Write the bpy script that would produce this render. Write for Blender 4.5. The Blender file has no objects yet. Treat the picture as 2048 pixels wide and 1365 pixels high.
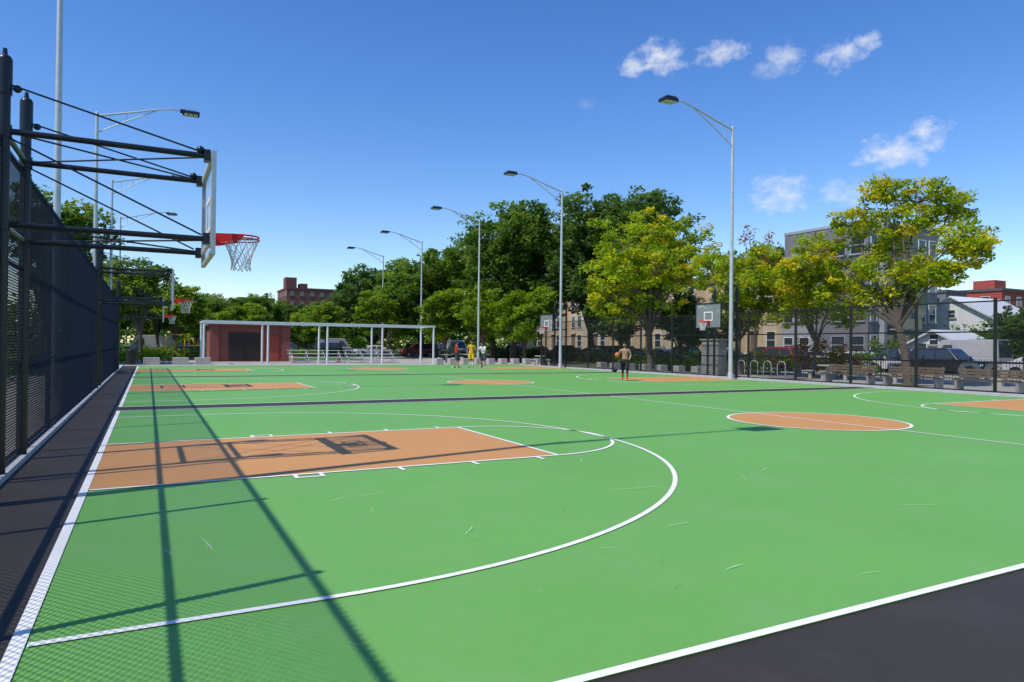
import bpy, math, random
import numpy as np
from mathutils import Vector, Matrix
sc=bpy.context.scene
COL=sc.collection
# ------------------------------------------------------------------ materials
def newmat(name):
    m=bpy.data.materials.new(name); m.use_nodes=True
    nt=m.node_tree; b=nt.nodes["Principled BSDF"]; return m,nt,b
def mat(name,col,rough=.6,var=.12,scale=4.0,bump=0.0,bscale=60.0,metal=0.0,spec=.4,col2=None):
    m,nt,b=newmat(name); N=nt.nodes; L=nt.links
    b.inputs['Roughness'].default_value=rough; b.inputs['Metallic'].default_value=metal
    b.inputs['Specular IOR Level'].default_value=spec
    tc=N.new('ShaderNodeTexCoord')
    n=N.new('ShaderNodeTexNoise'); n.inputs['Scale'].default_value=scale; n.inputs['Detail'].default_value=6; n.inputs['Roughness'].default_value=.6
    L.new(tc.outputs['Object'],n.inputs['Vector'])
    r=N.new('ShaderNodeValToRGB'); r.color_ramp.elements[0].position=.3; r.color_ramp.elements[1].position=.7
    c=np.array(col); 
    r.color_ramp.elements[0].color=(*(c*(1-var)),1)
    r.color_ramp.elements[1].color=(*(np.array(col2) if col2 else c*(1+var)),1)
    L.new(n.outputs['Fac'],r.inputs['Fac']); L.new(r.outputs['Color'],b.inputs['Base Color'])
    if bump>0:
        n2=N.new('ShaderNodeTexNoise'); n2.inputs['Scale'].default_value=bscale; n2.inputs['Detail'].default_value=4
        L.new(tc.outputs['Object'],n2.inputs['Vector'])
        bp=N.new('ShaderNodeBump'); bp.inputs['Strength'].default_value=bump; bp.inputs['Distance'].default_value=.01
        L.new(n2.outputs['Fac'],bp.inputs['Height']); L.new(bp.outputs['Normal'],b.inputs['Normal'])
    return m
def brickmat(name,c1,c2,mortar,scale=1.0):
    m,nt,b=newmat(name); N=nt.nodes; L=nt.links
    tc=N.new('ShaderNodeTexCoord'); sp=N.new('ShaderNodeSeparateXYZ'); L.new(tc.outputs['Object'],sp.inputs[0])
    ad=N.new('ShaderNodeMath'); ad.operation='ADD'; L.new(sp.outputs['X'],ad.inputs[0]); L.new(sp.outputs['Y'],ad.inputs[1])
    cb=N.new('ShaderNodeCombineXYZ'); L.new(ad.outputs[0],cb.inputs[0]); L.new(sp.outputs['Z'],cb.inputs[1])
    t=N.new('ShaderNodeTexBrick'); L.new(cb.outputs[0],t.inputs['Vector'])
    t.inputs['Color1'].default_value=(*c1,1); t.inputs['Color2'].default_value=(*c2,1); t.inputs['Mortar'].default_value=(*mortar,1)
    t.inputs['Scale'].default_value=scale; t.inputs['Brick Width'].default_value=.22; t.inputs['Row Height'].default_value=.075; t.inputs['Mortar Size'].default_value=.008
    L.new(t.outputs['Color'],b.inputs['Base Color']); b.inputs['Roughness'].default_value=.85
    return m
def leafmat(name,dark,mid,light,yellow):
    m,nt,b=newmat(name); N=nt.nodes; L=nt.links
    a=N.new('ShaderNodeAttribute'); a.attribute_name='tint'
    y=N.new('ShaderNodeAttribute'); y.attribute_name='yel'
    r=N.new('ShaderNodeValToRGB'); e=r.color_ramp.elements
    e[0].color=(*dark,1); e[1].color=(*light,1); x=e.new(.5); x.color=(*mid,1)
    L.new(a.outputs['Fac'],r.inputs['Fac'])
    mx=N.new('ShaderNodeMix'); mx.data_type='RGBA'; mx.inputs['B'].default_value=(*yellow,1)
    L.new(y.outputs['Fac'],mx.inputs['Factor']); L.new(r.outputs['Color'],mx.inputs['A'])
    b.inputs['Roughness'].default_value=.55; b.inputs['Specular IOR Level'].default_value=.3
    L.new(mx.outputs['Result'],b.inputs['Base Color'])
    tr=N.new('ShaderNodeBsdfTranslucent')
    hs=N.new('ShaderNodeHueSaturation'); hs.inputs['Hue'].default_value=.485; hs.inputs['Saturation'].default_value=1.1; hs.inputs['Value'].default_value=1.6
    L.new(mx.outputs['Result'],hs.inputs['Color']); L.new(hs.outputs['Color'],tr.inputs['Color'])
    ms=N.new('ShaderNodeMixShader'); ms.inputs[0].default_value=.47
    L.new(b.outputs[0],ms.inputs[1]); L.new(tr.outputs[0],ms.inputs[2]); L.new(ms.outputs[0],N['Material Output'].inputs['Surface'])
    return m
def seethru(name,col,alpha,rough=.2):
    m,nt,b=newmat(name); N=nt.nodes;L=nt.links
    b.inputs['Base Color'].default_value=(*col,1); b.inputs['Roughness'].default_value=rough
    t=N.new('ShaderNodeBsdfTransparent'); ms=N.new('ShaderNodeMixShader'); ms.inputs[0].default_value=alpha
    L.new(t.outputs[0],ms.inputs[1]); L.new(b.outputs[0],ms.inputs[2]); L.new(ms.outputs[0],N['Material Output'].inputs['Surface'])
    return m
def courtmat(name,col,strength=.1,dust=0.0,dcol=(.30,.33,.26)):
    m,nt,b=newmat(name); N=nt.nodes; L=nt.links
    tc=N.new('ShaderNodeTexCoord')
    def noise(s,d,rg=.6):
        n=N.new('ShaderNodeTexNoise'); n.inputs['Scale'].default_value=s; n.inputs['Detail'].default_value=d; n.inputs['Roughness'].default_value=rg
        L.new(tc.outputs['Object'],n.inputs['Vector']); return n
    a=noise(.45,6); c=noise(7,7,.75); g=noise(240,2); g2=noise(90,3,.8)
    def madd(x,y,w):
        mm=N.new('ShaderNodeMath'); mm.operation='MULTIPLY_ADD'; L.new(x,mm.inputs[0]); mm.inputs[1].default_value=w; 
        if hasattr(y,'links'): L.new(y,mm.inputs[2])
        else: mm.inputs[2].default_value=y
        return mm.outputs[0]
    v=madd(a.outputs['Fac'],1-strength*2.05,strength*1.2); v=madd(c.outputs['Fac'],v,strength*.9); v=madd(g.outputs['Fac'],v,strength*1.0); v=madd(g2.outputs['Fac'],v,strength*1.0)
    hs=N.new('ShaderNodeHueSaturation'); hs.inputs['Color'].default_value=(*col,1); L.new(v,hs.inputs['Value'])
    d=noise(1.1,9,.72); rr=N.new('ShaderNodeValToRGB'); rr.color_ramp.elements[0].position=.5; rr.color_ramp.elements[1].position=.78
    rr.color_ramp.elements[0].color=(0,0,0,1); rr.color_ramp.elements[1].color=(dust,dust,dust,1); L.new(d.outputs['Fac'],rr.inputs['Fac'])
    mx=N.new('ShaderNodeMix'); mx.data_type='RGBA'; mx.inputs['B'].default_value=(*dcol,1); L.new(rr.outputs['Color'],mx.inputs['Factor']); L.new(hs.outputs[0],mx.inputs['A'])
    L.new(mx.outputs['Result'],b.inputs['Base Color'])
    b.inputs['Roughness'].default_value=.62; b.inputs['Specular IOR Level'].default_value=.28
    bp=N.new('ShaderNodeBump'); bp.inputs['Strength'].default_value=.35; bp.inputs['Distance'].default_value=.003
    L.new(g.outputs['Fac'],bp.inputs['Height']); L.new(bp.outputs[0],b.inputs['Normal'])
    return m
M={}
M['green']=courtmat('court_green',(.140,.365,.078),.15,.20)
M['orange']=courtmat('court_tan',(.54,.262,.085),.12,.15,(.45,.33,.22))
M['asphalt']=courtmat('court_black',(.043,.036,.029),.40,.40,(.085,.077,.068))
M['line']=courtmat('court_line',(.82,.81,.76),.06,.35,(.55,.57,.48))
M['street']=mat('street_asphalt',(.055,.055,.058),.9,.2,2,.3,80)
M['conc']=mat('concrete',(.42,.39,.35),.85,.15,3,.3,40)
M['conc2']=mat('pavement',(.35,.325,.285),.9,.18,.6,.2,20)
M['curb']=mat('curb_stone',(.44,.44,.43),.8,.15,8,.3,40)
M['soil']=mat('soil',(.12,.10,.06),.95,.3,.8,.4,10,col2=(.07,.11,.03))
M['grass']=mat('grass_mat',(.07,.14,.03),.95,.3,1.5,.5,30)
M['black']=mat('black_paint',(.012,.012,.013),.38,.1,20)
M['bluebl']=mat('dark_steel_paint',(.011,.015,.020),.32,.1,20)
M['vinyl']=mat('black_vinyl_wire',(.012,.012,.013),.5,.1,20)
M['galv']=mat('galvanised_steel',(.50,.53,.55),.45,.12,6,metal=.35)
M['lightst']=mat('painted_light_steel',(.62,.64,.64),.5,.06,3)
M['white']=mat('white_paint',(.75,.75,.73),.6,.05,3)
M['red']=mat('red_rim_paint',(.72,.02,.015),.4,.1,10)
M['net']=mat('net_cord',(.72,.72,.72),.8,.1,40)
M['board']=seethru('board_acrylic',(.50,.56,.60),.22)
M['boardfr']=mat('board_frame',(.45,.47,.50),.5,.1,10,metal=.3)
M['brick']=brickmat('red_brick',(.28,.055,.035),(.19,.038,.028),(.24,.15,.12))
M['brickd']=mat('brown_brick',(.155,.062,.055),.9,.15,.7)
M['stone']=mat('dull_stone_trim',(.20,.15,.13),.9,.15,2)
M['tan']=mat('tan_brick',(.50,.38,.245),.85,.14,1.2)
M['tan2']=mat('cream_brick',(.58,.48,.34),.85,.12,1.2)
M['cornice']=mat('cornice',(.28,.22,.16),.8,.12,2)
M['grey']=mat('grey_cladding',(.17,.175,.19),.7,.1,.8)
M['grey2']=mat('light_grey_cladding',(.33,.34,.36),.7,.1,.8)
M['beige']=mat('cabinet_paint',(.32,.31,.28),.6,.1,3)
M['glass']=mat('window_glass',(.035,.045,.06),.08,.2,.5,spec=.9)
M['roof']=mat('roofing',(.10,.095,.09),.9,.15,2)
M['redwall']=mat('red_wall',(.36,.07,.05),.85,.1,2)
M['louver']=mat('louver',(.045,.03,.028),.6,.1,10)
M['wood']=mat('weathered_wood',(.16,.12,.085),.8,.25,6)
M['rubber']=mat('rubber',(.015,.015,.015),.8,.1,10)
M['chrome']=mat('hub',(.45,.45,.46),.35,.1,10,metal=.7)
M['headl']=mat('headlamp_lens',(.7,.7,.72),.15,.05,10)
M['tail']=mat('tail_lamp',(.4,.01,.01),.2,.05,10)
M['cone']=mat('cone_orange',(.75,.13,.02),.5,.06,10)
M['yellow']=mat('yellow_paint',(.70,.42,.02),.5,.08,10)
M['bark']=mat('bark',(.12,.095,.075),.95,.35,6,.6,20)
M['skin']=mat('skin',(.38,.20,.12),.5,.08,12)
M['skin2']=mat('skin_light',(.45,.28,.19),.5,.08,12)
M['hair']=mat('hair',(.015,.012,.010),.7,.2,40)
M['clblack']=mat('black_cloth',(.018,.018,.02),.85,.2,20)
M['clred']=mat('red_cloth',(.58,.02,.03),.85,.12,20)
M['clwhite']=mat('white_cloth',(.72,.73,.75),.85,.06,20)
M['clyel']=mat('yellow_cloth',(.70,.42,.02),.85,.1,20)
M['cldark']=mat('dark_cloth',(.05,.05,.06),.85,.2,20)
M['ball']=mat('basketball_rubber',(.50,.17,.05),.6,.1,30)
M['eye']=mat('eye',(.03,.02,.02),.3,.1,30)
M['scuff']=seethru('scuff',(.66,.74,.60),.36,.8)
M['scuffd']=seethru('scuff_dark',(.03,.06,.03),.25,.8)
M['bag']=M['clblack']
L_green=leafmat('leaf_green',(.050,.108,.014),(.095,.180,.024),(.160,.27,.036),(.26,.27,.025))
L_dark=leafmat('leaf_dark',(.034,.078,.016),(.066,.132,.024),(.120,.205,.036),(.18,.21,.025))
L_yel=leafmat('leaf_yellowgreen',(.11,.20,.012),(.22,.33,.018),(.36,.45,.025),(.74,.60,.025))
L_lime=leafmat('leaf_lime',(.075,.155,.012),(.145,.255,.020),(.23,.345,.028),(.42,.40,.02))
L_orange=leafmat('leaf_orange',(.14,.10,.015),(.22,.12,.02),(.30,.17,.03),(.45,.16,.04))
# ------------------------------------------------------------------ mesh builder
class MB:
    def __init__(s): s.v=[];s.f=[];s.m=[];s.sm=[];s.mats=[]
    def mi(s,k):
        mt=M[k] if isinstance(k,str) else k
        if mt not in s.mats: s.mats.append(mt)
        return s.mats.index(mt)
    def add(s,vs,fs,k,smooth=False):
        o=len(s.v); s.v.extend([tuple(map(float,p)) for p in vs]); i=s.mi(k)
        for f in fs: s.f.append([a+o for a in f]); s.m.append(i); s.sm.append(smooth)
    def box(s,x0,x1,y0,y1,z0,z1,k):
        if x0>x1:x0,x1=x1,x0
        if y0>y1:y0,y1=y1,y0
        s.add([(x0,y0,z0),(x1,y0,z0),(x1,y1,z0),(x0,y1,z0),(x0,y0,z1),(x1,y0,z1),(x1,y1,z1),(x0,y1,z1)],
              [(0,3,2,1),(4,5,6,7),(0,1,5,4),(1,2,6,5),(2,3,7,6),(3,0,4,7)],k)
    def sheet(s,x0,x1,y0,y1,z,k): s.add([(x0,y0,z),(x1,y0,z),(x1,y1,z),(x0,y1,z)],[(0,1,2,3)],k)
    def cyl(s,p0,p1,r0,k,r1=None,n=10,caps=True):
        r1=r0 if r1 is None else r1
        p0=Vector(p0);p1=Vector(p1);d=(p1-p0).normalized()
        a=d.orthogonal().normalized();b=d.cross(a)
        vs=[];
        for p,r in((p0,r0),(p1,r1)):
            for i in range(n):
                t=2*math.pi*i/n; vs.append(p+a*math.cos(t)*r+b*math.sin(t)*r)
        s.add(vs,[(i,(i+1)%n,n+(i+1)%n,n+i) for i in range(n)],k,True)
        if caps: s.add(vs,[tuple(range(n-1,-1,-1)),tuple(range(n,2*n))],k)
    def path(s,pts,r,k,n=6):
        rs=r if isinstance(r,(list,tuple)) else [r]*len(pts)
        for i in range(len(pts)-1): s.cyl(pts[i],pts[i+1],rs[i],k,rs[i+1],n,False)
    def sph(s,c,r,k,nu=12,nv=8,sx=1,sy=1,sz=1,z0=-1,z1=1):
        vs=[];fs=[]
        for j in range(nv+1):
            zz=z0+(z1-z0)*j/nv; ph=math.asin(max(-1,min(1,zz))) if (z0,z1)!=(-1,1) else -math.pi/2+math.pi*j/nv
            for i in range(nu):
                t=2*math.pi*i/nu
                vs.append((c[0]+r*sx*math.cos(ph)*math.cos(t),c[1]+r*sy*math.cos(ph)*math.sin(t),c[2]+r*sz*math.sin(ph)))
        for j in range(nv):
            for i in range(nu): fs.append((j*nu+i,j*nu+(i+1)%nu,(j+1)*nu+(i+1)%nu,(j+1)*nu+i))
        s.add(vs,fs,k,True)
    def torus(s,c,R,r,k,n=32,m=8):
        vs=[];fs=[]
        for i in range(n):
            t=2*math.pi*i/n
            for j in range(m):
                q=2*math.pi*j/m; vs.append((c[0]+(R+r*math.cos(q))*math.cos(t),c[1]+(R+r*math.cos(q))*math.sin(t),c[2]+r*math.sin(q)))
        for i in range(n):
            for j in range(m): fs.append((i*m+j,((i+1)%n)*m+j,((i+1)%n)*m+(j+1)%m,i*m+(j+1)%m))
        s.add(vs,fs,k,True)
    def ringsheet(s,c,r0,r1,z,k,a0=0,a1=2*math.pi,n=96):
        vs=[];fs=[]
        for i in range(n+1):
            t=a0+(a1-a0)*i/n
            vs+= [(c[0]+r0*math.cos(t),c[1]+r0*math.sin(t),z),(c[0]+r1*math.cos(t),c[1]+r1*math.sin(t),z)]
        for i in range(n): fs.append((2*i,2*i+1,2*i+3,2*i+2))
        s.add(vs,fs,k)
    def xf(s,mat4):
        s.v=[tuple(mat4@Vector(p)) for p in s.v]
    def build(s,name,loc=(0,0,0),rotz=0,bevel=0):
        me=bpy.data.meshes.new(name); me.from_pydata(s.v,[],s.f)
        for mt in s.mats: me.materials.append(mt)
        me.polygons.foreach_set('material_index',s.m); me.polygons.foreach_set('use_smooth',s.sm); me.update()
        o=bpy.data.objects.new(name,me); COL.objects.link(o); o.location=loc; o.rotation_euler=(0,0,rotz)
        if bevel: 
            b=o.modifiers.new('b','BEVEL'); b.width=bevel; b.segments=2; b.limit_method='ANGLE'
        return o
def inst(o,name,loc,rotz=0,scale=(1,1,1)):
    q=bpy.data.objects.new(name,o.data); COL.objects.link(q); q.location=loc; q.rotation_euler=(0,0,rotz); q.scale=scale; return q
# ------------------------------------------------------------------ camera
f,yaw,pitch,roll,h=1383.26,.4838,.0067,.0107,1.5737
F=np.array([math.sin(yaw)*math.cos(pitch),math.cos(yaw)*math.cos(pitch),math.sin(pitch)])
R=np.array([math.cos(yaw),-math.sin(yaw),0]);U=np.cross(R,F)
c_,s_=math.cos(roll),math.sin(roll); R2=R*c_+U*s_; U2=U*c_-R*s_
cd=bpy.data.cameras.new('camera'); co=bpy.data.objects.new('camera',cd); COL.objects.link(co)
mw=Matrix([[R2[i],U2[i],-F[i],0] for i in range(3)]+[[0,0,0,1]]); mw.translation=Vector((0,0,h)); co.matrix_world=mw
cd.sensor_width=36; cd.lens=f*36/2048; cd.clip_end=3000; cd.clip_start=.05
sc.camera=co
# ------------------------------------------------------------------ light
sd=Vector((.66,.135,-1)).normalized()
sl=bpy.data.lights.new('sun','SUN'); so=bpy.data.objects.new('sun',sl); COL.objects.link(so)
sl.energy=4.25; sl.angle=math.radians(.5); sl.color=(1,.95,.865); so.rotation_euler=sd.to_track_quat('-Z','Y').to_euler(); so.location=(0,0,30)
w=bpy.data.worlds.new("World"); sc.world=w; w.use_nodes=True; nt=w.node_tree; N=nt.nodes; L=nt.links
bg=N['Background']; bg.inputs['Strength'].default_value=.105
sky=N.new('ShaderNodeTexSky'); sky.sky_type='NISHITA'; sky.sun_disc=False
el=math.asin(-sd.z); sky.sun_elevation=el; sky.sun_rotation=math.atan2(-sd.x,-sd.y)%(2*math.pi)
sky.air_density=1.0; sky.dust_density=.25; sky.ozone_density=2.2; sky.altitude=0
hs=N.new('ShaderNodeHueSaturation'); hs.inputs['Saturation'].default_value=1.32; hs.inputs['Value'].default_value=1.72; hs.inputs['Hue'].default_value=.512
L.new(sky.outputs[0],hs.inputs['Color'])
tc=N.new('ShaderNodeTexCoord'); sp=N.new('ShaderNodeSeparateXYZ'); L.new(tc.outputs['Generated'],sp.inputs[0])
def mth(op,a,b=None,c=None):
    n=N.new('ShaderNodeMath'); n.operation=op
    for i,x in enumerate((a,b,c)):
        if x is None: continue
        if isinstance(x,(int,float)): n.inputs[i].default_value=x
        else: L.new(x,n.inputs[i])
    return n.outputs[0]
az=mth('ARCTAN2',sp.outputs[0],sp.outputs[1])
hyp=mth('SQRT',mth('ADD',mth('MULTIPLY',sp.outputs[0],sp.outputs[0]),mth('MULTIPLY',sp.outputs[1],sp.outputs[1])))
ele=mth('DIVIDE',sp.outputs[2],mth('MAXIMUM',hyp,.001))
cb=N.new('ShaderNodeCombineXYZ'); L.new(az,cb.inputs[0]); L.new(mth('MULTIPLY',ele,1.3),cb.inputs[1])
no=N.new('ShaderNodeTexNoise'); no.inputs['Scale'].default_value=42; no.inputs['Detail'].default_value=9; no.inputs['Roughness'].default_value=.6; no.inputs['Distortion'].default_value=.25
L.new(cb.outputs[0],no.inputs['Vector'])
clouds=[(.690,.412,.038,.026,.95),(.655,.400,.026,.014,.75),(.773,.410,.040,.018,.75),(.855,.393,.026,.024,.6),(.835,.378,.024,.012,.5),(.925,.385,.032,.020,.8),(.955,.398,.018,.014,.75),(.990,.252,.048,.022,.9),(1.025,.270,.024,.018,.85),(.853,.209,.040,.026,.75),(.935,.205,.036,.018,.55),(.59,.35,.015,.008,.12)]
tot=None
for a0,e0,wa,we,st in clouds:
    da=mth('DIVIDE',mth('SUBTRACT',az,a0),wa*1.15); de=mth('DIVIDE',mth('SUBTRACT',ele,e0),we*1.2)
    d=mth('SUBTRACT',1.0,mth('ADD',mth('MULTIPLY',da,da),mth('MULTIPLY',de,de)))
    v=mth('ADD',mth('MULTIPLY',d,.85),mth('MULTIPLY',mth('SUBTRACT',no.outputs['Fac'],.54),2.8))
    v=mth('MINIMUM',v,mth('MULTIPLY',mth('ADD',d,.35),1.1))
    v=mth('MINIMUM',mth('MAXIMUM',v,0),1.0); v=mth('MULTIPLY',mth('POWER',v,1.25),.84*st)
    tot=v if tot is None else mth('MAXIMUM',tot,v)
mx=N.new('ShaderNodeMix'); mx.data_type='RGBA'; L.new(tot,mx.inputs['Factor']); L.new(hs.outputs[0],mx.inputs['A']); mx.inputs['B'].default_value=(8.2,8.5,9.2,1)
L.new(mx.outputs['Result'],bg.inputs['Color'])
sc.view_settings.view_transform='Standard'; sc.view_settings.look='None'; sc.view_settings.exposure=0
# ------------------------------------------------------------------ ground
g=MB(); g.sheet(-900,900,-900,900,-.02,'grass'); g.build('ground')
g=MB(); g.sheet(-40,40.5,-40,82,-.006,'conc2'); g.build('pavement')
g=MB(); g.sheet(-1.42,26.3,-12,51,.0,'asphalt'); g.build('asphalt_court_base')
g=MB(); g.sheet(41,50,-60,300,-.012,'street'); g.sheet(-120,41,84,94,-.012,'street'); g.sheet(50,120,84,94,-.012,'street'); g.build('street')
g=MB(); g.box(40.6,40.95,-60,83.6,-.02,.12,'curb'); g.box(-60,40.5,82.1,82.4,-.02,.12,'curb'); g.box(50.05,50.3,-60,83.6,-.02,.12,'curb'); g.build('street_kerb')
g=MB(); g.sheet(50.3,54,-60,83,.06,'conc2'); g.build('sidewalk')
g=MB(); g.box(-1.68,-1.40,-12,51,-.02,.07,'curb'); g.box(26.3,26.72,-12,45.6,-.02,.10,'curb'); g.build('court_curb')
g=MB(); g.sheet(-1.4,27,51.0,53.5,.004,'conc'); g.build('concrete_band')
g=MB(); g.sheet(-30,-5.5,-30,80,.004,'grass'); g.sheet(29.7,36.3,30,80,.004,'soil'); g.sheet(-5,20,66,81,.004,'grass')
for y in(19.1,25.3): g.sheet(29.2,30.9,y-.9,y+.9,.004,'soil')
g.build('grass')
# ------------------------------------------------------------------ courts
XB=-.586; Y1=10.32; P=[0,16.24,32.44]; XC=12.95; XR=26.1; KW=1.83; KL=5.79; LW=.055
gr=MB(); og=MB(); ln=MB()
for p in P:
    yc=Y1+p
    gr.sheet(XB,XR,yc-7.62,yc+7.62,.004,'green')
    zl=.012; zo=.008
    for sx,x0 in((1,XB),(-1,XR)):
        def X(d): return x0+sx*d
        og.sheet(min(X(0),X(KL)),max(X(0),X(KL)),yc-KW,yc+KW,zo,'orange')
        def hl(xa,xb_,y,wd=LW):
            ln.sheet(min(X(xa),X(xb_)),max(X(xa),X(xb_)),y-wd/2,y+wd/2,zl,'line')
        def vl(x,ya,yb,wd=LW):
            ln.sheet(X(x)-wd/2,X(x)+wd/2,ya,yb,zl,'line')
        hl(LW,KL,yc-KW); hl(LW,KL,yc+KW); vl(KL+LW/2,yc-KW-LW/2,yc+KW+LW/2)
        a0,a1=(-math.pi/2,math.pi/2) if sx>0 else (math.pi/2,3*math.pi/2)
        ln.ringsheet((X(KL+LW),yc),KW-LW/2,KW+LW/2,zl,'line',a0,a1,48)
        rr=6.02; ln.ringsheet((X(1.6),yc),rr-LW/2,rr+LW/2,zl,'line',a0,a1,96)
        hl(LW,1.6,yc-rr); hl(LW,1.6,yc+rr)
        for s in(-1,1):
            ya=yc+s*(KW+LW/2); yb=ya+s*.2
            for x in(3.43,4.45,5.45): ln.sheet(X(x)-.025,X(x)+.025,min(ya,yb),max(ya,yb),zl,'line')
            for x in(2.14,2.44): ln.sheet(X(x)-.025,X(x)+.025,min(ya,yb),max(ya,yb),zl,'line')
            yy=yb; ln.sheet(min(X(2.165),X(2.415)),max(X(2.165),X(2.415)),min(yy,yy-s*.05),max(yy,yy-s*.05),zl,'line')
    ln.sheet(XB-.03,XB+.045,yc-7.62,yc+7.62,zl,'line'); ln.sheet(XR-.045,XR+.03,yc-7.62,yc+7.62,zl,'line')
    ln.sheet(XB+.045,XR-.045,yc-7.62,yc-7.56,zl,'line'); ln.sheet(XB+.045,XR-.045,yc+7.56,yc+7.62,zl,'line')
    og.ringsheet((XC,yc),0,1.83,zo,'orange')
    ln.ringsheet((XC,yc),1.80,1.86,zl,'line')
    ln.sheet(XC-.025,XC+.025,yc-7.56,yc-1.86,zl,'line'); ln.sheet(XC-.025,XC+.025,yc-1.80,yc+1.80,zl,'line'); ln.sheet(XC-.025,XC+.025,yc+1.86,yc+7.56,zl,'line')
gr.build('basketball_court_surface'); og.build('court_key_paint'); ln.build('court_line_markings')
rnd=random.Random(5)
s=MB()
def scuff(x,y,a,l,wd,curv,k='scuff'):
    n=8; L_=[];
    for i in range(n+1):
        t=i/n; aa=a+curv*(t-.5); 
        if i==0: px,py=x,y
        else: px+=math.cos(aa)*l/n; py+=math.sin(aa)*l/n
        ww=wd*math.sin(math.pi*min(1,max(0,t)))*rnd.uniform(.3,1)+.0005
        L_+= [(px-math.sin(aa)*ww,py+math.cos(aa)*ww,.016),(px+math.sin(aa)*ww,py-math.cos(aa)*ww,.016)]
    s.add(L_,[(2*i,2*i+1,2*i+3,2*i+2) for i in range(n)],k)
for x,y,a,l in((.45,5.6,1.7,.45),(.18,5.6,1.9,.35),(1.9,7.0,.3,.35),(4.4,6.2,-.1,.8),(6.2,5.9,.9,.4),(6.9,6.3,.5,.35),(6.6,4.4,-.4,.7),(4.0,4.7,.1,.35),(2.3,5.2,.9,.35),(7.2,8.2,1.2,.4),(9.5,9,.4,.8),(3.6,3.6,.2,.25),(5.2,7.8,1.1,.3),(8.0,6.4,.2,.25),(1.6,6.9,.5,.25)):
    scuff(x,y,a,l,.011,rnd.uniform(-.5,.5))
for i in range(460):
    scuff(rnd.uniform(0,22),rnd.uniform(3,30),rnd.uniform(0,6.3),rnd.uniform(.05,.5)*rnd.uniform(.4,1.4),rnd.uniform(.0015,.006),rnd.uniform(-1,1),'scuff' if i%3 else 'scuffd')
s.build('scuff_marks')
s=MB()
for i in range(80):
    x=rnd.uniform(1,25);y=rnd.uniform(12,48);a=rnd.uniform(0,6);q=rnd.uniform(.012,.026)
    s.add([(x+q*math.cos(a),y+q*math.sin(a),.016),(x-q*.5*math.sin(a),y+q*.5*math.cos(a),.03),(x-q*math.cos(a),y-q*math.sin(a),.018),(x+q*.5*math.sin(a),y-q*.5*math.cos(a),.017)],[(0,1,2,3)],'yellow' if i%3==0 else 'wood')
s.build('fallen_leaves')
# ------------------------------------------------------------------ chain link fences
def wires(x,y0,y1,z0,z1,r,seg=.6,pitch=.0707):
    H=z1-z0
    ks=np.arange(y0-H,y1,pitch)
    segs=[]
    for sgn in(1,-1):
        for k in ks:
            a=max(0,y0-k); b=min(H,y1-k)
            if b-a<.02: continue
            n=max(1,int((b-a)/seg)); t=np.linspace(a,b,n+1)
            yy=k+t; zz=z0+t if sgn>0 else z1-t
            for i in range(n): segs.append((yy[i],zz[i],yy[i+1],zz[i+1],sgn))
    S=np.array(segs); n=len(S); xo=x+S[:,4]*r
    out=np.zeros((n,6,3))
    d=np.sqrt(.5)
    for j,(ox,on) in enumerate(((r,0),(-r*.5,.866*r),(-r*.5,-.866*r))):
        ny=-S[:,4]*d; nz=np.full(n,d)
        out[:,j,0]=xo+ox; out[:,j,1]=S[:,0]+ny*on; out[:,j,2]=S[:,1]+nz*on
        out[:,j+3,0]=xo+ox; out[:,j+3,1]=S[:,2]+ny*on; out[:,j+3,2]=S[:,3]+nz*on
    base=(np.arange(n)*6)[:,None]
    Q=np.concatenate([base+np.array([[a,(a+1)%3,(a+1)%3+3,a+3]]) for a in range(3)])
    return out.reshape(-1,3),Q
def quadmesh(name,V,Q,mi,mats,attrs=None,smooth=False,loc=(0,0,0)):
    me=bpy.data.meshes.new(name); nv=len(V); nq=len(Q)
    me.vertices.add(nv); me.vertices.foreach_set('co',np.asarray(V,dtype=np.float32).ravel())
    me.loops.add(nq*4); me.loops.foreach_set('vertex_index',np.asarray(Q,dtype=np.int32).ravel())
    me.polygons.add(nq); me.polygons.foreach_set('loop_start',np.arange(0,nq*4,4,dtype=np.int32)); 
    for m_ in mats: me.materials.append(m_)
    me.polygons.foreach_set('material_index',np.asarray(mi,dtype=np.int32))
    me.update(calc_edges=True)
    me.polygons.foreach_set('use_smooth',np.full(nq,smooth))
    if attrs:
        for k,a in attrs.items():
            at=me.attributes.new(k,'FLOAT','POINT'); at.data.foreach_set('value',np.asarray(a,dtype=np.float32))
    me.validate()
    o=bpy.data.objects.new(name,me); COL.objects.link(o); o.location=loc; return o
def fence(name,x,y0,y1,H,posts,rails,side,r=.0024,pr=.038):
    e=bpy.data.objects.new(name,None); COL.objects.link(e)
    V,Q=wires(x+side*.04,y0,y1,.06,H,r)
    o=quadmesh('chain_link_mesh',V,Q,np.zeros(len(Q)),[M['vinyl']]); o.parent=e
    b=MB()
    for y in posts:
        b.cyl((x,y,0),(x,y,H+.05),pr,'black',n=10); b.sph((x,y,H+.05),pr*1.15,'black',8,6)
        for z in rails: b.cyl((x,y,z-.03),(x,y,z+.03),pr*1.2,'black',n=10)
    for z in rails: b.cyl((x,y0,z),(x,y1,z),.027,'black',n=8)
    o=b.build('frame'); o.parent=e; return e
fence('chain_link_fence',-1.53,-6,45.6,3.85,[4.3+2.5*k for k in range(-4,17)],[.12,1.27,2.53,3.83],1,.0036)
fence('chain_link_fence',26.5,2,45.6,3.36,[13.7+2.84*k for k in range(-4,12)]+[45.6],[.12,1.15,2.25,3.34],-1,.0038,.060)
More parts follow.
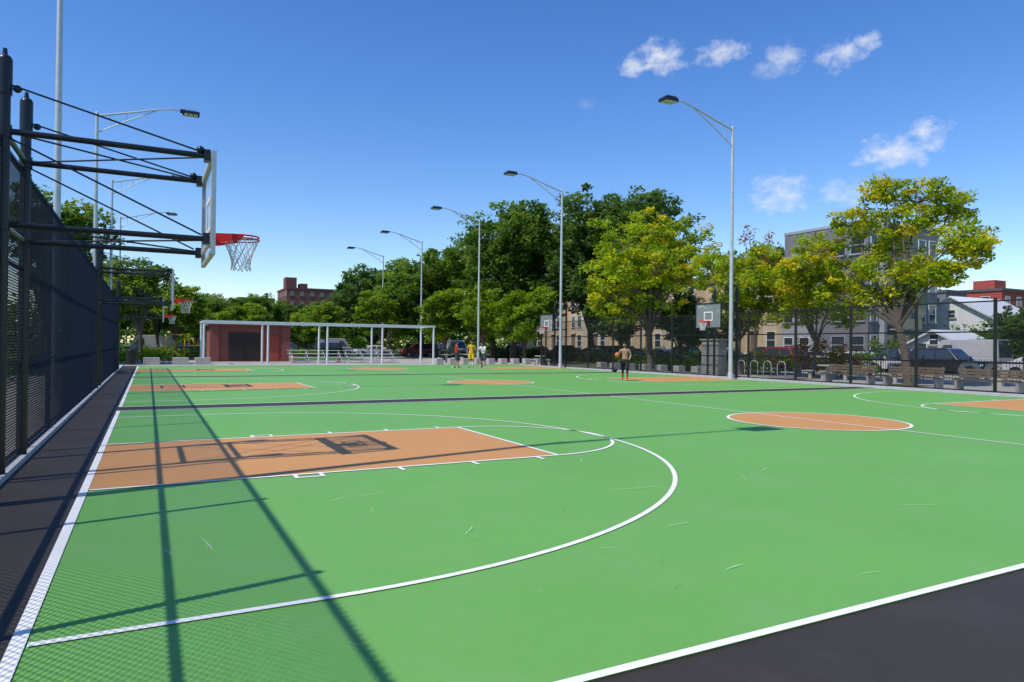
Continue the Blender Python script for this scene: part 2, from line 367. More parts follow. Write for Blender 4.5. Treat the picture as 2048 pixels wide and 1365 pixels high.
# ------------------------------------------------------------------ basketball hoops
def hoop(loc,xp,xb,xr,sx,dz=0,frm='boardfr'):
    b=MB()
    zt=4.62+dz
    ys=(-.78,.78)
    zu,zl=3.93+dz,2.88+dz
    for y in ys:
        b.cyl((xp,y,0),(xp,y,zt),.062,'bluebl',n=14)
        b.cyl((xp,y,zt-.28),(xp,y,zt+.10),.076,'bluebl',n=14); b.sph((xp,y,zt+.10),.076,'bluebl',12,8)
        b.cyl((xp,y,zt+.15),(xp,y,zt+.24),.03,'bluebl',.02)
        for z in(zu,zl):
            b.cyl((xp,y,z-.07),(xp,y,z+.07),.078,'bluebl',n=14)
            b.cyl((xp,y,z),(xb-sx*.10,y,z),.036,'bluebl')
            b.box(xb-sx*.12,xb-sx*.045,y-.07,y+.07,z-.07,z+.07,'bluebl')
        b.cyl((xp,y,zt-.15),(xb-sx*.12,y,zu+.04),.011,'bluebl',n=6)
        b.cyl((xp,y,zu-.05),(xb-sx*.14,y,zl+.05),.011,'bluebl',n=6)
        b.sph((xp+sx*.12,y,zt-.20),.045,'bluebl',8,6); b.sph((xb-sx*.16,y,zu+.07),.05,'bluebl',8,6)
    b.cyl((xp,-.78,zu),(xb-sx*.12,.78,zu+.02),.011,'bluebl',n=6)
    b.cyl((xp,.78,zu),(xb-sx*.12,-.78,zu-.02),.011,'bluebl',n=6)
    b.cyl((xp,-.78,zl),(xb-sx*.12,.78,zl+.02),.011,'bluebl',n=6)
    b.cyl((xp,.78,zl),(xb-sx*.12,-.78,zl-.02),.011,'bluebl',n=6)
    b.cyl((xp,-.78,zu),(xp,.78,zu),.034,'bluebl'); b.cyl((xp,-.78,zl),(xp,.78,zl),.034,'bluebl')
    for z in(zu,zl): b.box(xb-sx*.05,xb-sx*.012,-.85,.85,z-.04,z+.04,frm)
    z0,z1=2.68+dz,3.98+dz; W=.915
    b.box(xb-.006,xb+.006,-W+.04,W-.04,z0+.04,z1-.04,'board')
    for (ya,yb,za,zb) in((-W,W,z0,z0+.05),(-W,W,z1-.05,z1),(-W,-W+.05,z0+.05,z1-.05),(W-.05,W,z0+.05,z1-.05)):
        b.box(xb-.035,xb+.018,ya,yb,za,zb,frm)
    zr=3.05+dz
    for (ya,yb,za,zb) in((-.305,.305,zr+.02,zr+.07),(-.305,.305,zr+.43,zr+.48),(-.305,-.255,zr+.07,zr+.43),(.255,.305,zr+.07,zr+.43)):
        b.box(xb-.010,xb+.010,ya,yb,za,zb,'white')
    b.torus((xr,0,zr),.232,.011,'red',40,8); b.torus((xr,0,zr-.04),.238,.010,'red',40,8)
    b.box(xb+sx*.012,xb+sx*.03,-.12,.12,zr-.17,zr+.03,'red')
    for y in(-1,1):
        x1=xr-sx*.0
        b.add([(xb+sx*.03,y*.11,zr+.012),(xb+sx*.03,y*.11,zr-.14),(xb+sx*.16,y*.17,zr-.12),(x1,y*.243,zr-.05),(x1,y*.243,zr+.012)],[(0,1,2,3,4)],'red')
        b.cyl((xb+sx*.03,y*.10,zr),(x1,y*.236,zr),.009,'red',n=6)
    b.add([(xb+sx*.03,-.11,zr),(xb+sx*.03,.11,zr),(xr-sx*.17,.15,zr),(xr-sx*.21,0,zr),(xr-sx*.17,-.15,zr)],[(0,1,2,3,4)],'red')
    n=12; prof=[(.228,0),(.205,-.09),(.165,-.19),(.135,-.28),(.12,-.37),(.135,-.45)]
    for i in range(n):
        for sg in(1,-1):
            pts=[]
            for j,(r,z) in enumerate(prof):
                t=2*math.pi*(i+sg*j*.5)/n+rnd.uniform(-.04,.04)*j
                pts.append((xr+r*math.cos(t),r*math.sin(t),zr-.02+z))
            b.path(pts,.0055,'net',5)
    return b.build('basketball_hoop',loc)
for p in P: hoop((0,Y1+p,0),-1.47,.71,1.13,1)
for p in P: hoop((0,Y1+p,0),26.42,25.25,24.87,-1,-.12,'black')
# ------------------------------------------------------------------ light poles
def lamp(loc,sx,H=12.65):
    b=MB()
    b.box(-.17,.17,-.17,.17,0,.03,'galv'); b.cyl((0,0,.03),(0,0,H),.115,'galv',.07,n=14)
    b.cyl((0,0,.03),(0,0,.35),.16,'galv',.13,n=14); b.sph((0,0,H),.075,'galv',10,6)
    a=[(0,0,H-.12),(1.3*sx,0,H+.22),(2.6*sx,0,H+.60),(3.3*sx,0,H+.74),(3.75*sx,0,H+.72)]
    b.path(a,[.05,.045,.04,.04,.035],'galv',8)
    b.path([(0,0,H-.95),(1.2*sx,0,H-.22),(2.6*sx,0,H+.57)],.028,'galv',8)
    b.cyl((.55*sx,0,H+.02),(.55*sx,0,H-.62),.015,'galv',n=6); b.cyl((1.3*sx,0,H+.2),(1.2*sx,0,H-.2),.015,'galv',n=6)
    x=3.75*sx
    b.box(x-.12,x+.12,-.07,.07,H+.62,H+.80,'black')
    b.box(min(x,x+.78*sx),max(x,x+.78*sx),-.27,.27,H+.58,H+.72,'bluebl')
    for i in range(7):
        xx=x+sx*(.1+.09*i); b.box(xx-.012,xx+.012,-.26,.26,H+.72,H+.80,'bluebl')
    for j in(-1,1):
        for i in range(3):
            xx=x+sx*(.16+.22*i); b.box(xx-.09,xx+.09,j*.13-.1,j*.13+.1,H+.545,H+.58,'headl')
    return b.build('street_lamp',loc)
for y in(7.9,23.4,39.1,54.9,70.7): lamp((-2.35,y,0),1)
for y in(25.6,41.8,55.6,70.2,84.0): lamp((25.85,y,0),-1)
# ------------------------------------------------------------------ pergola frame
b=MB()
for y in(54,57):
    for x in(3.5,7.87,12.25,16.62,21.0):
        b.cyl((x,y,0),(x,y,3.0),.08,'lightst',n=12); b.box(x-.14,x+.14,y-.14,y+.14,0,.02,'lightst')
    b.box(3.38,21.12,y-.08,y+.08,3.0,3.17,'lightst')
for x in(3.5,21.0): b.box(x-.06,x+.06,54.08,56.92,3.02,3.14,'lightst')
b.build('steel_pergola')
def bleacher(loc):
    b=MB()
    for i in range(3):
        b.box(-2.2,2.2,i*.55,i*.55+.28,.42+i*.28,.46+i*.28,'lightst'); b.box(-2.2,2.2,i*.55-.24,i*.55-.04,.16+i*.28,.19+i*.28,'lightst')
    for x in(-2,-.7,.7,2):
        b.path([(x,-.2,0),(x,1.5,0)],.03,'galv'); b.path([(x,-.2,.15),(x,1.3,.98)],.03,'galv')
        for i in range(3): b.cyl((x,i*.55+.1,0),(x,i*.55+.1,.42+i*.28),.025,'galv')
    return b.build('aluminium_bleacher',loc)
bleacher((12.3,57.8,0)); bleacher((16.9,57.8,0))
def block(loc,l=1.5,w_=.5,h_=.48):
    b=MB(); b.box(-l/2,l/2,-w_/2,w_/2,0,h_,'conc'); return b.build('concrete_seat_block',loc,bevel=.03)
for x in(.2,2.0,3.4): block((x,53.4,0),1.0,.6,.5)
for i in range(9): block((20.6+i*1.15,51.8,0),.6,.6,.48)
for i in range(7): block((28.2,30.5+i*1.6,0),.55,.55,.48)
def bench(loc,rot):
    b=MB()
    for x in(-1.1,1.1):
        b.box(x-.05,x+.05,-.26,.23,0,.40,'conc'); b.add([(x-.04,.16,.40),(x+.04,.16,.40),(x+.04,.25,.40),(x-.04,.25,.40),(x-.04,.26,.86),(x+.04,.26,.86),(x+.04,.33,.86),(x-.04,.33,.86)],[(0,1,5,4),(1,2,6,5),(2,3,7,6),(3,0,4,7),(4,5,6,7)],'conc')
    for i in range(4): b.box(-1.2,1.2,-.27+i*.115,-.17+i*.115,.402,.44,'wood')
    for i in range(3): b.box(-1.2,1.2,.155+i*.03,.19+i*.03,.52+i*.12,.61+i*.12,'wood')
    return b.build('park_bench',loc,rot)
for (x,y) in((28.6,21.0),(28.6,18.0),(28.6,15.0),(32.5,26),(33,33)): bench((x,y,0),-math.pi/2)
def table(loc):
    b=MB(); b.cyl((0,0,0),(0,0,.7),.12,'conc',.09); b.cyl((0,0,.7),(0,0,.76),.5,'conc',n=20)
    for i in range(4):
        a=i*math.pi/2+.4; x,y=.85*math.cos(a),.85*math.sin(a); b.cyl((x,y,0),(x,y,.42),.09,'conc'); b.cyl((x,y,.42),(x,y,.47),.2,'conc',n=14)
    return b.build('concrete_game_table',loc)
for (x,y) in((23,56),(26,58),(29,50),(31,24),(32,20)): table((x,y,0))
for (x,y) in((33.5,18.4),(33.5,17.3)):
    b=MB(); b.torus((0,0,0),.38,.13,'conc',28,10); b.xf(Matrix.Rotation(math.pi/2,4,'Y')); b.box(-.12,.12,-.3,.3,-.62,-.42,'conc'); b.build('concrete_play_ring',(x,y,.6))
b=MB()
for i in range(4):
    y=i*.9; b.path([(0,y,0),(0,y,.75),(0,y+.08,.87),(0,y+.25,.92),(0,y+.42,.87),(0,y+.5,.75),(0,y+.5,0)],.022,'galv',8)
b.build('bike_rack',(28.6,24.6,0))
for (x,y) in((10.9,61),(14.4,59.2)):
    b=MB(); b.box(-.2,.2,-.2,.2,0,.04,'cone'); b.cyl((0,0,.04),(0,0,.3),.15,'cone',.11,14); b.cyl((0,0,.3),(0,0,.48),.11,'white',.075,14); b.cyl((0,0,.48),(0,0,.75),.075,'cone',.03,14); b.build('traffic_cone',(x,y,0))
b=MB(); b.cyl((0,0,.05),(0,0,.95),.28,'black',.32,16); b.torus((0,0,.97),.32,.03,'black',20,6); b.cyl((0,0,.97),(0,0,1.12),.3,'black',.12,16); b.build('trash_can',(-1.0,52.6,0)); 
b=MB(); b.box(0,.6,-.65,.65,.1,2.0,'beige'); b.box(-.02,.0,-.6,-.01,.2,1.9,'beige'); b.box(-.02,0,.01,.6,.2,1.9,'beige'); b.box(-.1,.7,-.72,.72,2.0,2.06,'beige'); b.box(.02,.58,-.6,.6,0,.1,'conc'); b.cyl((-.04,.06,1.0),(-.04,.06,1.15),.012,'black'); b.build('utility_cabinet',(27.6,28.9,0))
def picket(name,pts_axis,c,a0,a1,H=1.15):
    b=MB()
    def P_(a,z): return (c,a,z) if pts_axis=='y' else (a,c,z)
    n=int((a1-a0)/.14)
    for i in range(n):
        a=a0+i*.14
        if pts_axis=='y': b.box(c-.009,c+.009,a-.009,a+.009,.05,H,'black')
        else: b.box(a-.009,a+.009,c-.009,c+.009,.05,H,'black')
    for z in(.15,H-.12): b.cyl(P_(a0,z),P_(a1,z),.02,'black',n=6)
    k=a0
    while k<=a1: b.cyl(P_(k,0),P_(k,H+.08),.035,'black',n=8); b.sph(P_(k,H+.1),.045,'black',8,5); k+=2.4
    return b.build(name)
picket('iron_picket_fence','y',36.5,8,78); picket('iron_picket_fence','x',79,-20,36.4)
# ------------------------------------------------------------------ buildings
def win(b,face,p,a,z,w_,h_,fr='white',sill='conc'):
    def bx(d0,d1,a0,a1,z0,z1,k):
        if face=='x': b.box(p-d1,p-d0,a0,a1,z0,z1,k)
        else: b.box(a0,a1,p-d1,p-d0,z0,z1,k)
    bx(-.2,.012,a-w_/2,a+w_/2,z,z+h_,'glass')
    t=.07
    bx(-.1,.05,a-w_/2-t,a-w_/2,z,z+h_,fr); bx(-.1,.05,a+w_/2,a+w_/2+t,z,z+h_,fr)
    bx(-.1,.05,a-w_/2-t,a+w_/2+t,z+h_,z+h_+t,fr); bx(-.1,.035,a-w_/2,a+w_/2,z+h_/2-.03,z+h_/2+.03,fr)
    bx(-.1,.14,a-w_/2-.15,a+w_/2+.15,z-.12,z,sill)
def townhouse(y,wd,k,H=9.6,x=60):
    b=MB()
    b.box(x,x+14,0,wd-.02,0,H,k)
    b.box(x-.45,x+.2,-.02,wd,H+.002,H+.55,'cornice'); b.box(x-.3,x+.2,.0,wd-.02,H-.3,H,'cornice')
    y0,y1=wd*.42,wd-.5; d=1.0
    pts=[(x,y0),(x-d,y0+.8),(x-d,y1-.8),(x,y1)]
    vs=[(a,c,.0) for a,c in pts]+[(a,c,H-.35) for a,c in pts]
    b.add(vs,[(1,0,4,5),(2,1,5,6),(3,2,6,7),(4,7,6,5)],k)
    for z in(1.6,4.6,7.2):
        win(b,'x',x-d,(y0+y1)/2,z,1.1,1.75)
        if z>2: win(b,'x',x,wd*.2,z,.95,1.75)
        b.box(x-d-.06,x-d+.3,y0+.75,y1-.75,z-.5,z-.35,'tan2')
    b.box(x-.05,x+.1,wd*.2-.5,wd*.2+.5,1.2,3.5,'wood'); b.box(x-.3,x+.1,wd*.2-.7,wd*.2+.7,3.5,3.75,'tan2')
    for i in range(5): b.box(x-.4-.32*(i+1),x-.001 if i==0 else x-.4-.32*i,wd*.2-.8,wd*.2+.8,0,1.15-.22*i,'tan2')
    return b.build('brick_townhouse',(0,y,0))
for i in range(10): townhouse(48.5+i*6.2,6.2,'tan' if i%3 else 'tan2',9.6+.25*(i%2))
b=MB(); x0,x1,y0,y1=55,65,38.6,47.5; HB=12.6
b.box(x0,x1,y0,y1,0,HB,'grey'); b.box(x0-.05,x1+.05,y0-.05,y1+.05,HB,HB+.25,'grey2')
b.box(x0+4,x0+6,y0+3.5,y0+6,HB+.25,HB+1.1,'redwall'); b.box(x0-.4,x0,y0+5,y1,0,9.4,'grey2')
b.box(x0+1.5,x0+1.9,y0-.5,y0-.001,0,HB+.6,'grey2')
for z in(1.2,4.1,7.0,10.0):
    for a in(1.0,2.9): win(b,'x',x0,y0+a,z,1.3,1.5,'grey2','grey2')
    if z<8:
        for a in(6.2,8.0): win(b,'x',x0-.4,y0+a,z,1.0,1.4,'white','grey')
    for a in(.75,3.0,5.3,7.6,9.2): win(b,'y',y0,x0+a,z,1.0 if a>1 else .8,1.6,'white','grey2')
for z in(3.4,6.3,9.3): b.box(x0+2.4,x0+6,y0-1.0,y0-.002,z-.12,z,'grey2'); b.box(x0+2.4,x0+6,y0-1.03,y0-1.0,z,z+.9,'glass')
b.build('grey_apartment_building')
def gable(name,x,y,w_,d_,H,rh,k):
    b=MB(); b.box(-w_/2,w_/2,-d_/2,d_/2,0,H,k)
    b.add([(-w_/2,-d_/2,H),(-w_/2,d_/2,H),(-w_/2,0,H+rh),(w_/2,-d_/2,H),(w_/2,d_/2,H),(w_/2,0,H+rh)],[(0,2,1),(3,4,5)],k)
    o=.35; s_=rh/(d_/2)
    for sg in(-1,1):
        b.add([(-w_/2-o,sg*(d_/2+o),H-o*s_+.02),(w_/2+o,sg*(d_/2+o),H-o*s_+.02),(w_/2+o,0,H+rh+.02),(-w_/2-o,0,H+rh+.02),(-w_/2-o,sg*(d_/2+o),H-o*s_+.17),(w_/2+o,sg*(d_/2+o),H-o*s_+.17),(w_/2+o,0,H+rh+.17),(-w_/2-o,0,H+rh+.17)],[(0,1,2,3),(4,5,6,7),(0,1,5,4),(0,3,7,4),(1,2,6,5)],'lightst')
    for a in(-d_/4,d_/4): win(b,'x',-w_/2,a,H*.45,.9,1.2)
    win(b,'x',-w_/2,0,H+.1,.6,.7)
    return b.build(name,(x,y,0))
gable('white_gable_house',72,39.0,8,7,4.6,2.0,'white'); gable('white_gable_house',52.5,30.2,4,4.0,1.9,1.0,'white')
def block_bld(name,x,y,w_,d_,H,k,rows,cols,extra=None,trim='stone'):
    b=MB(); b.box(0,w_,0,d_,0,H,k); b.box(-.15,w_+.15,-.15,d_+.15,H,H+.4,'roof' if k!='brickd' else 'brickd')
    for r in range(rows):
        for c in range(cols):
            win(b,'y',0,w_*(c+.5)/cols,H*(r+.35)/rows,w_/cols*.38,H/rows*.42,trim,trim)
        for c in range(max(2,int(d_/4))): win(b,'x',0,d_*(c+.5)/max(2,int(d_/4)),H*(r+.35)/rows,1.2,H/rows*.42,trim,trim)
    if extra:
        for e in extra: b.box(*e,k)
    return b.build(name,(x,y,0))
block_bld('brick_apartment_building',34,200,22,16,16.8,'brickd',6,8,[(0,3,2,6,17.2,20.2),(4,6,2,6,17.2,18.6)])
block_bld('brick_apartment_building',23,215,10,12,14.5,'brickd',5,4)
block_bld('red_brick_building',108,55,9,9,10.2,'redwall',3,3,[(2,5,2,5,10.6,12)],'lightst')
block_bld('office_building',98,57.0,5,6,9.6,'grey',3,2)
block_bld('brick_row_houses',92,46,12,7,6.6,'redwall',2,4,None,'lightst')
block_bld('tan_apartment_building',120,120,40,20,11,'tan',3,12)
b=MB(); X0,X1,Y0,Y1_=4.6,10.7,62,68
b.box(X0,X1,Y0,Y1_,0,3.0,'brick')
for x in(X0-.15,X1-.55): b.box(x,x+.7,Y0-.18,Y0-.001,0,3.0,'brick')
b.box(X0-.3,X1+.3,Y0-.35,Y1_+.3,3.0,3.28,'brick'); b.box(X0-.35,X1+.35,Y0-.4,Y1_+.35,3.28,3.36,'conc')
b.box(5.9,8.4,Y0-.05,Y0-.001,.1,2.45,'louver')
for i in range(18): b.box(5.95,8.35,Y0-.10,Y0-.05,.16+i*.125,.22+i*.125,'louver')
b.box(7.1,7.2,Y0-.13,Y0-.10,.1,2.45,'black'); b.box(8.9,9.9,Y0-.06,Y0-.001,.05,2.2,'redwall')
b.build('brick_comfort_station')
b=MB()
for x in(0,1.6,3.2):
    for y in(0,1.6): b.cyl((x,y,0),(x,y,2.3),.06,'yellow')
b.box(0,3.2,0,1.6,1.2,1.28,'yellow'); b.box(-.1,1.7,-.1,1.7,2.3,2.36,'yellow')
b.add([(3.2,.4,1.25),(3.2,1.2,1.25),(5.4,1.2,.3),(5.4,.4,.3)],[(0,1,2,3)],'red')
for i in range(8): b.cyl((i*.4,0,1.3),(i*.4,0,2.0),.02,'yellow')
b.build('playground_structure',(1.6,76,0)); 
# ------------------------------------------------------------------ vehicles
carcols=[(.5,.5,.52),(.02,.02,.025),(.65,.65,.65),(.25,.02,.02),(.03,.06,.16),(.12,.12,.13)]
carm=[]
for i,c in enumerate(carcols):
    m_=mat('car_paint_%d'%i,c,.25,.03,2,spec=.6); m_.node_tree.nodes['Principled BSDF'].inputs['Coat Weight'].default_value=.6; carm.append(m_)
def car(mt,suv=False,van=False):
    b=MB(); W=.9; 
    H=1.45 if not suv else 1.72
    if van: H=2.3
    low=[(-2.25,.35),(-2.3,.75),(-2.15,.95),(-1.0 if not van else -1.6,1.0),(1.7,1.02),(2.2,.95),(2.28,.6),(2.2,.32)]
    if van: low=[(-2.5,.35),(-2.55,.8),(-2.3,1.05),(-1.7,1.15),(2.45,1.15),(2.5,.35)]
    def ex(pr,w0,k):
        n=len(pr); vs=[(x,-w0(z),z) for x,z in pr]+[(x,w0(z),z) for x,z in pr]
        b.add(vs,[tuple(range(n)),tuple(range(2*n-1,n-1,-1))]+[(i,n+i,n+(i+1)%n,(i+1)%n) for i in range(n)],k)
    ex(low,lambda z:W-.05*abs(z-.7),mt)
    if van: cab=[(-1.75,1.15),(-1.15,H-.05),(-.9,H),(2.4,H),(2.45,1.15)]
    elif suv: cab=[(-1.1,1.0),(-.45,H-.06),(-.2,H),(1.7,H-.02),(2.1,1.01)]
    else: cab=[(-1.05,.99),(-.35,H-.05),(0,H),(.9,H-.03),(1.75,1.0)]
    ex(cab,lambda z:W-.06-.22*(z-1)/(H-1) if not van else W-.04,mt)
    for sg in(-1,1):
        def sw(xa,xb_):
            zA,zB=1.04,H-.12
            if van: zA=1.25;zB=H-.35
            def yw(z): return sg*((W-.06-.22*(z-1)/(H-1) if not van else W-.04)+.006)
            lean=.38 if xa<-.5 else .0
            b.add([(xa,yw(zA),zA),(xb_,yw(zA),zA),(xb_,yw(zB),zB),(xa+lean*(1.3 if van else 1),yw(zB),zB)],[(0,1,2,3)],'glass')
        if van: sw(-1.45,-.4)
        else: sw(-.85,.25); sw(.33,1.15 if not suv else 1.6)
    def scr(p,q,off):
        (xa,za),(xb_,zb)=p,q; ya=W-.14-.22*(za-1)/(H-1); yb=W-.14-.22*(zb-1)/(H-1)
        if van: ya=yb=W-.14
        b.add([(xa+off,-ya,za+.03),(xa+off,ya,za+.03),(xb_+off,yb,zb-.03),(xb_+off,-yb,zb-.03)],[(0,1,2,3)],'glass')
    scr(cab[0],cab[1],-.012); scr(cab[-1],cab[-2],.012)
    xw=(-1.45,1.4) if not van else (-1.6,1.55)
    for x in xw:
        for sg in(-1,1):
            b.cyl((x,sg*(W-.2),.33),(x,sg*(W+.012),.33),.33,'rubber',n=20); b.cyl((x,sg*(W+.012),.33),(x,sg*(W+.025),.33),.2,'chrome',n=14)
            b.cyl((x,sg*(W-.3),.35),(x,sg*(W-.005),.35),.39,'black',n=20)
    xf_=low[1][0]; xr_=low[-2][0] if not van else 2.5
    for sg in(-1,1):
        b.box(xf_-.02,xf_+.15,sg*.55,sg*.82,.66,.8,'headl'); b.box(xr_-.12,xr_+.02,sg*.6,sg*.84,.68,.88,'tail')
        b.box(-.95,-.8,sg*.9,sg*1.02,1.0,1.12,mt)
    b.box(xf_-.01,xf_+.1,-.45,.45,.42,.62,'black')
    o=b.build('parked_car' if not van else 'parked_van',bevel=.04); return o
protos=[]
carspots=[]
k=0
for yy in(50,56,61.5,67,73,79,99,105,111): carspots.append((42.3,yy,math.pi/2))
for yy in(55,62,69,76): carspots.append((48.7,yy,-math.pi/2))
for x in(-6,0,7,13,19,25,31): carspots.append((x,85.4,0))
for x in(4,16,22,34): carspots.append((x,92.6,math.pi))
for yy in(19,24.5,30,36,42): carspots.append((42.3,yy,math.pi/2))
for yy in(21.5,27,33,38.5,44): carspots.append((48.7,yy,-math.pi/2))
for x,y,r in carspots:
    kk=k%8
    if kk>=len(protos) and len(protos)<8:
        o=car(carm[kk%6],suv=kk%2==1,van=(kk==6)); protos.append(o); o.location=(x,y,-.01); o.rotation_euler=(0,0,r)
    else:
        o=inst(protos[kk],protos[kk].name.split('.')[0],(x,y,-.01),r)
        bm_=o.modifiers.new('b','BEVEL'); bm_.width=.04; bm_.segments=2; bm_.limit_method='ANGLE'
    k+=1
# ------------------------------------------------------------------ trees
def tubeq(pts,rs,n=6):
    pts=[Vector(p) for p in pts]; V=[];Q=[]
    for i,p in enumerate(pts):
        d=(pts[min(i+1,len(pts)-1)]-pts[max(i-1,0)]).normalized()
        a=d.cross(Vector((.3,1,.1))).normalized() if abs(d.y)<.9 else d.cross(Vector((1,0,0))).normalized(); b_=d.cross(a)
        for j in range(n):
            t=2*math.pi*j/n; V.append(p+a*math.cos(t)*rs[i]+b_*math.sin(t)*rs[i])
    for i in range(len(pts)-1):
        for j in range(n): Q.append((i*n+j,i*n+(j+1)%n,(i+1)*n+(j+1)%n,(i+1)*n+j))
    return np.array([tuple(v) for v in V]),np.array(Q)
def leaves(rg,clumps,nper,size,yelf):
    C=np.repeat(clumps,nper,axis=0); n=len(C)
    d=rg.normal(size=(n,3)); d/=np.linalg.norm(d,axis=1)[:,None]; rad=rg.uniform(.15,1,n)**.6
    c=C[:,:3]+d*(C[:,3]*rad)[:,None]*np.array([1,1,.62])
    a=rg.normal(size=(n,3)); a[:,2]*=.55; a/=np.linalg.norm(a,axis=1)[:,None]
    up=rg.normal(size=(n,3))*.55+np.array([0,0,1])+d*.5
    b_=np.cross(up,a); b_/=np.linalg.norm(b_,axis=1)[:,None]+1e-9
    s=size*rg.uniform(.6,1.3,n)[:,None]
    V=np.stack([c-a*s,c-b_*s*.5+a*s*.1,c+a*s,c+b_*s*.5+a*s*.1],1).reshape(-1,3)
    Q=np.arange(n*4).reshape(-1,4)
    ct=np.clip(rg.normal(.5,.24,len(clumps)),0,1); t=np.clip(np.repeat(ct,nper)+rg.normal(0,.13,n),0,1)
    cy=(rg.uniform(0,1,len(clumps))<yelf)*rg.uniform(.25,.95,len(clumps)); y=np.clip(np.repeat(cy,nper)*rg.uniform(.3,1.1,n)+ (rg.uniform(0,1,n)<yelf*.35)*.5,0,1)
    return V,Q,np.repeat(t,4),np.repeat(y,4)
def mktree(name,loc,H,Rc,z0,seed,lm,nl=10,ncl=22,nper=70,size=.15,clr=.62,yel=.0,trunk=.22,lobes=None,lean=(0,0)):
    rg=np.random.default_rng(seed); Vs=[];Qs=[];mi=[];T=[];Yv=[];off=0
    zc=(H+z0)/2; hh=(H-z0)/2
    if lobes is None:
        lobes=[]
        for i in range(nl):
            for _ in range(20):
                p=rg.uniform(-1,1,3)
                if np.linalg.norm(p)<1: break
            rr=rg.uniform(.32,.5)
            p=p*np.array([1,1,1])*(1-rr*.75)
            lobes.append((p[0]*Rc+lean[0]*.5,p[1]*Rc+lean[1]*.5,zc+p[2]*hh,rr*Rc,rr*hh*.95))
    def addp(V,Q,m_,t=None,y=None):
        nonlocal off
        Vs.append(V);Qs.append(Q+off);mi.append(np.full(len(Q),m_)); T.append(t if t is not None else np.full(len(V),.5)); Yv.append(y if y is not None else np.zeros(len(V))); off+=len(V)
    fk=Vector((rg.normal(0,.12)+lean[0]*.3,rg.normal(0,.12)+lean[1]*.3,z0*.92))
    mid=Vector((fk.x*.4+rg.normal(0,.06),fk.y*.4,z0*.45))
    addp(*tubeq([(0,0,-.05),(0,0,.15),mid,fk],[trunk*1.5,trunk*1.05,trunk*.9,trunk*.8],9),0)
    cl=[]
    for lx,ly,lz,lr,lh in lobes:
        c=Vector((lx,ly,lz)); m1=fk.lerp(c,.45)+Vector((rg.normal(0,.2),rg.normal(0,.2),.12*(lz-fk.z)))
        addp(*tubeq([fk-Vector((0,0,.2)),m1,c],[trunk*.5,trunk*.28,trunk*.12],6),0)
        for i in range(ncl):
            d=rg.normal(size=3); d/=np.linalg.norm(d); q=rg.uniform(.35,1)**.7
            p=np.array([lx,ly,lz])+d*q*np.array([lr,lr,lh])
            cl.append((*p,clr*rg.uniform(.6,1.25)))
            if i%2==0:
                pv=Vector(p); mm=c.lerp(pv,.5)+Vector((0,0,-.1)); addp(*tubeq([c-Vector((0,0,lh*.25)),mm,pv],[trunk*.11,trunk*.07,.012],4),0)
    cl=np.array(cl)
    V,Q,t,y=leaves(rg,cl,nper,size,yel)
    addp(V,Q,1,t,y)
    return quadmesh(name,np.concatenate(Vs),np.concatenate(Qs),np.concatenate(mi),[M['bark'],lm],{'tint':np.concatenate(T),'yel':np.concatenate(Yv)},loc=loc)
lob=[(1.2,.2,8.6,1.3,.9),(.3,1.4,9.0,1.1,.7),(1.8,-.8,7.9,1.1,.8),(1.2,-1.5,6.5,1.2,.9),(.4,.6,7.3,1.4,.9),(0,2.8,7.7,1.2,.9),
     (-.6,4.0,6.6,1.2,.9),(-.8,5.0,5.7,1.1,.8),(-.6,5.7,4.9,.9,.6),(.2,3.3,5.3,1.2,.9),(.3,1.4,5.2,1.3,.9),(.2,-.5,5.0,1.1,.7),(.5,2.3,4.0,1.1,.7),(0,-1.6,4.8,.9,.6),(1.5,1.8,6.6,1.3,.9),(.8,-2.3,5.8,.8,.6),(.4,.7,3.9,.9,.5),(0,4.4,4.3,.9,.5)]
mktree('pagoda_tree',(30,19.1,0),9.9,4,3.0,11,L_yel,ncl=27,nper=66,size=.098,clr=.46,yel=.36,trunk=.19,lobes=lob,lean=(0,1.0))
mktree('pagoda_tree',(30.3,37.3,0),11.3,5.4,2.8,12,L_yel,nl=22,ncl=22,nper=56,size=.135,clr=.60,yel=.26,trunk=.24)
mktree('pagoda_tree',(31,30.0,0),8.1,3.8,2.4,13,L_yel,nl=13,ncl=18,nper=54,size=.12,clr=.50,yel=.22,trunk=.16)
mktree('pagoda_tree',(31.5,25.3,0),7.0,2.8,2.2,14,L_yel,nl=10,ncl=16,nper=50,size=.11,clr=.45,yel=.28,trunk=.12)
mktree('sparse_autumn_tree',(36,33.5,0),10.4,1.8,3.5,15,L_orange,nl=8,ncl=9,nper=18,size=.11,clr=.5,yel=.4,trunk=.11)
t1=mktree('oak_tree',(38.5,51,0),16.8,7.8,3.4,21,L_dark,nl=26,ncl=28,nper=60,size=.22,clr=.98,trunk=.42)
t2=mktree('oak_tree',(32.5,61.5,0),17.2,7.0,2.8,22,L_green,nl=24,ncl=28,nper=60,size=.22,clr=.98,trunk=.4)
t3=mktree('plane_tree',(31,79,0),16.0,7.4,2.0,23,L_green,nl=22,ncl=24,nper=60,size=.26,clr=1.05,yel=.05,trunk=.38)
t4=mktree('plane_tree',(28,97,0),13.8,5.6,1.8,24,L_dark,nl=16,ncl=22,nper=52,size=.28,clr=1.05,trunk=.35)
t5=mktree('lime_tree',(27,66.5,0),8.6,3.4,1.6,25,L_lime,nl=11,ncl=20,nper=50,size=.19,clr=.7,yel=.06,trunk=.16)
t6=mktree('small_street_tree',(22.5,74,0),8.0,3.2,2.0,26,L_lime,nl=9,ncl=18,nper=50,size=.19,clr=.65,yel=.08,trunk=.13)
t7=mktree('maple_tree',(-6.5,56,0),12.2,4.6,3.2,27,L_green,nl=15,ncl=20,nper=58,size=.19,clr=.8,yel=.04,trunk=.25)
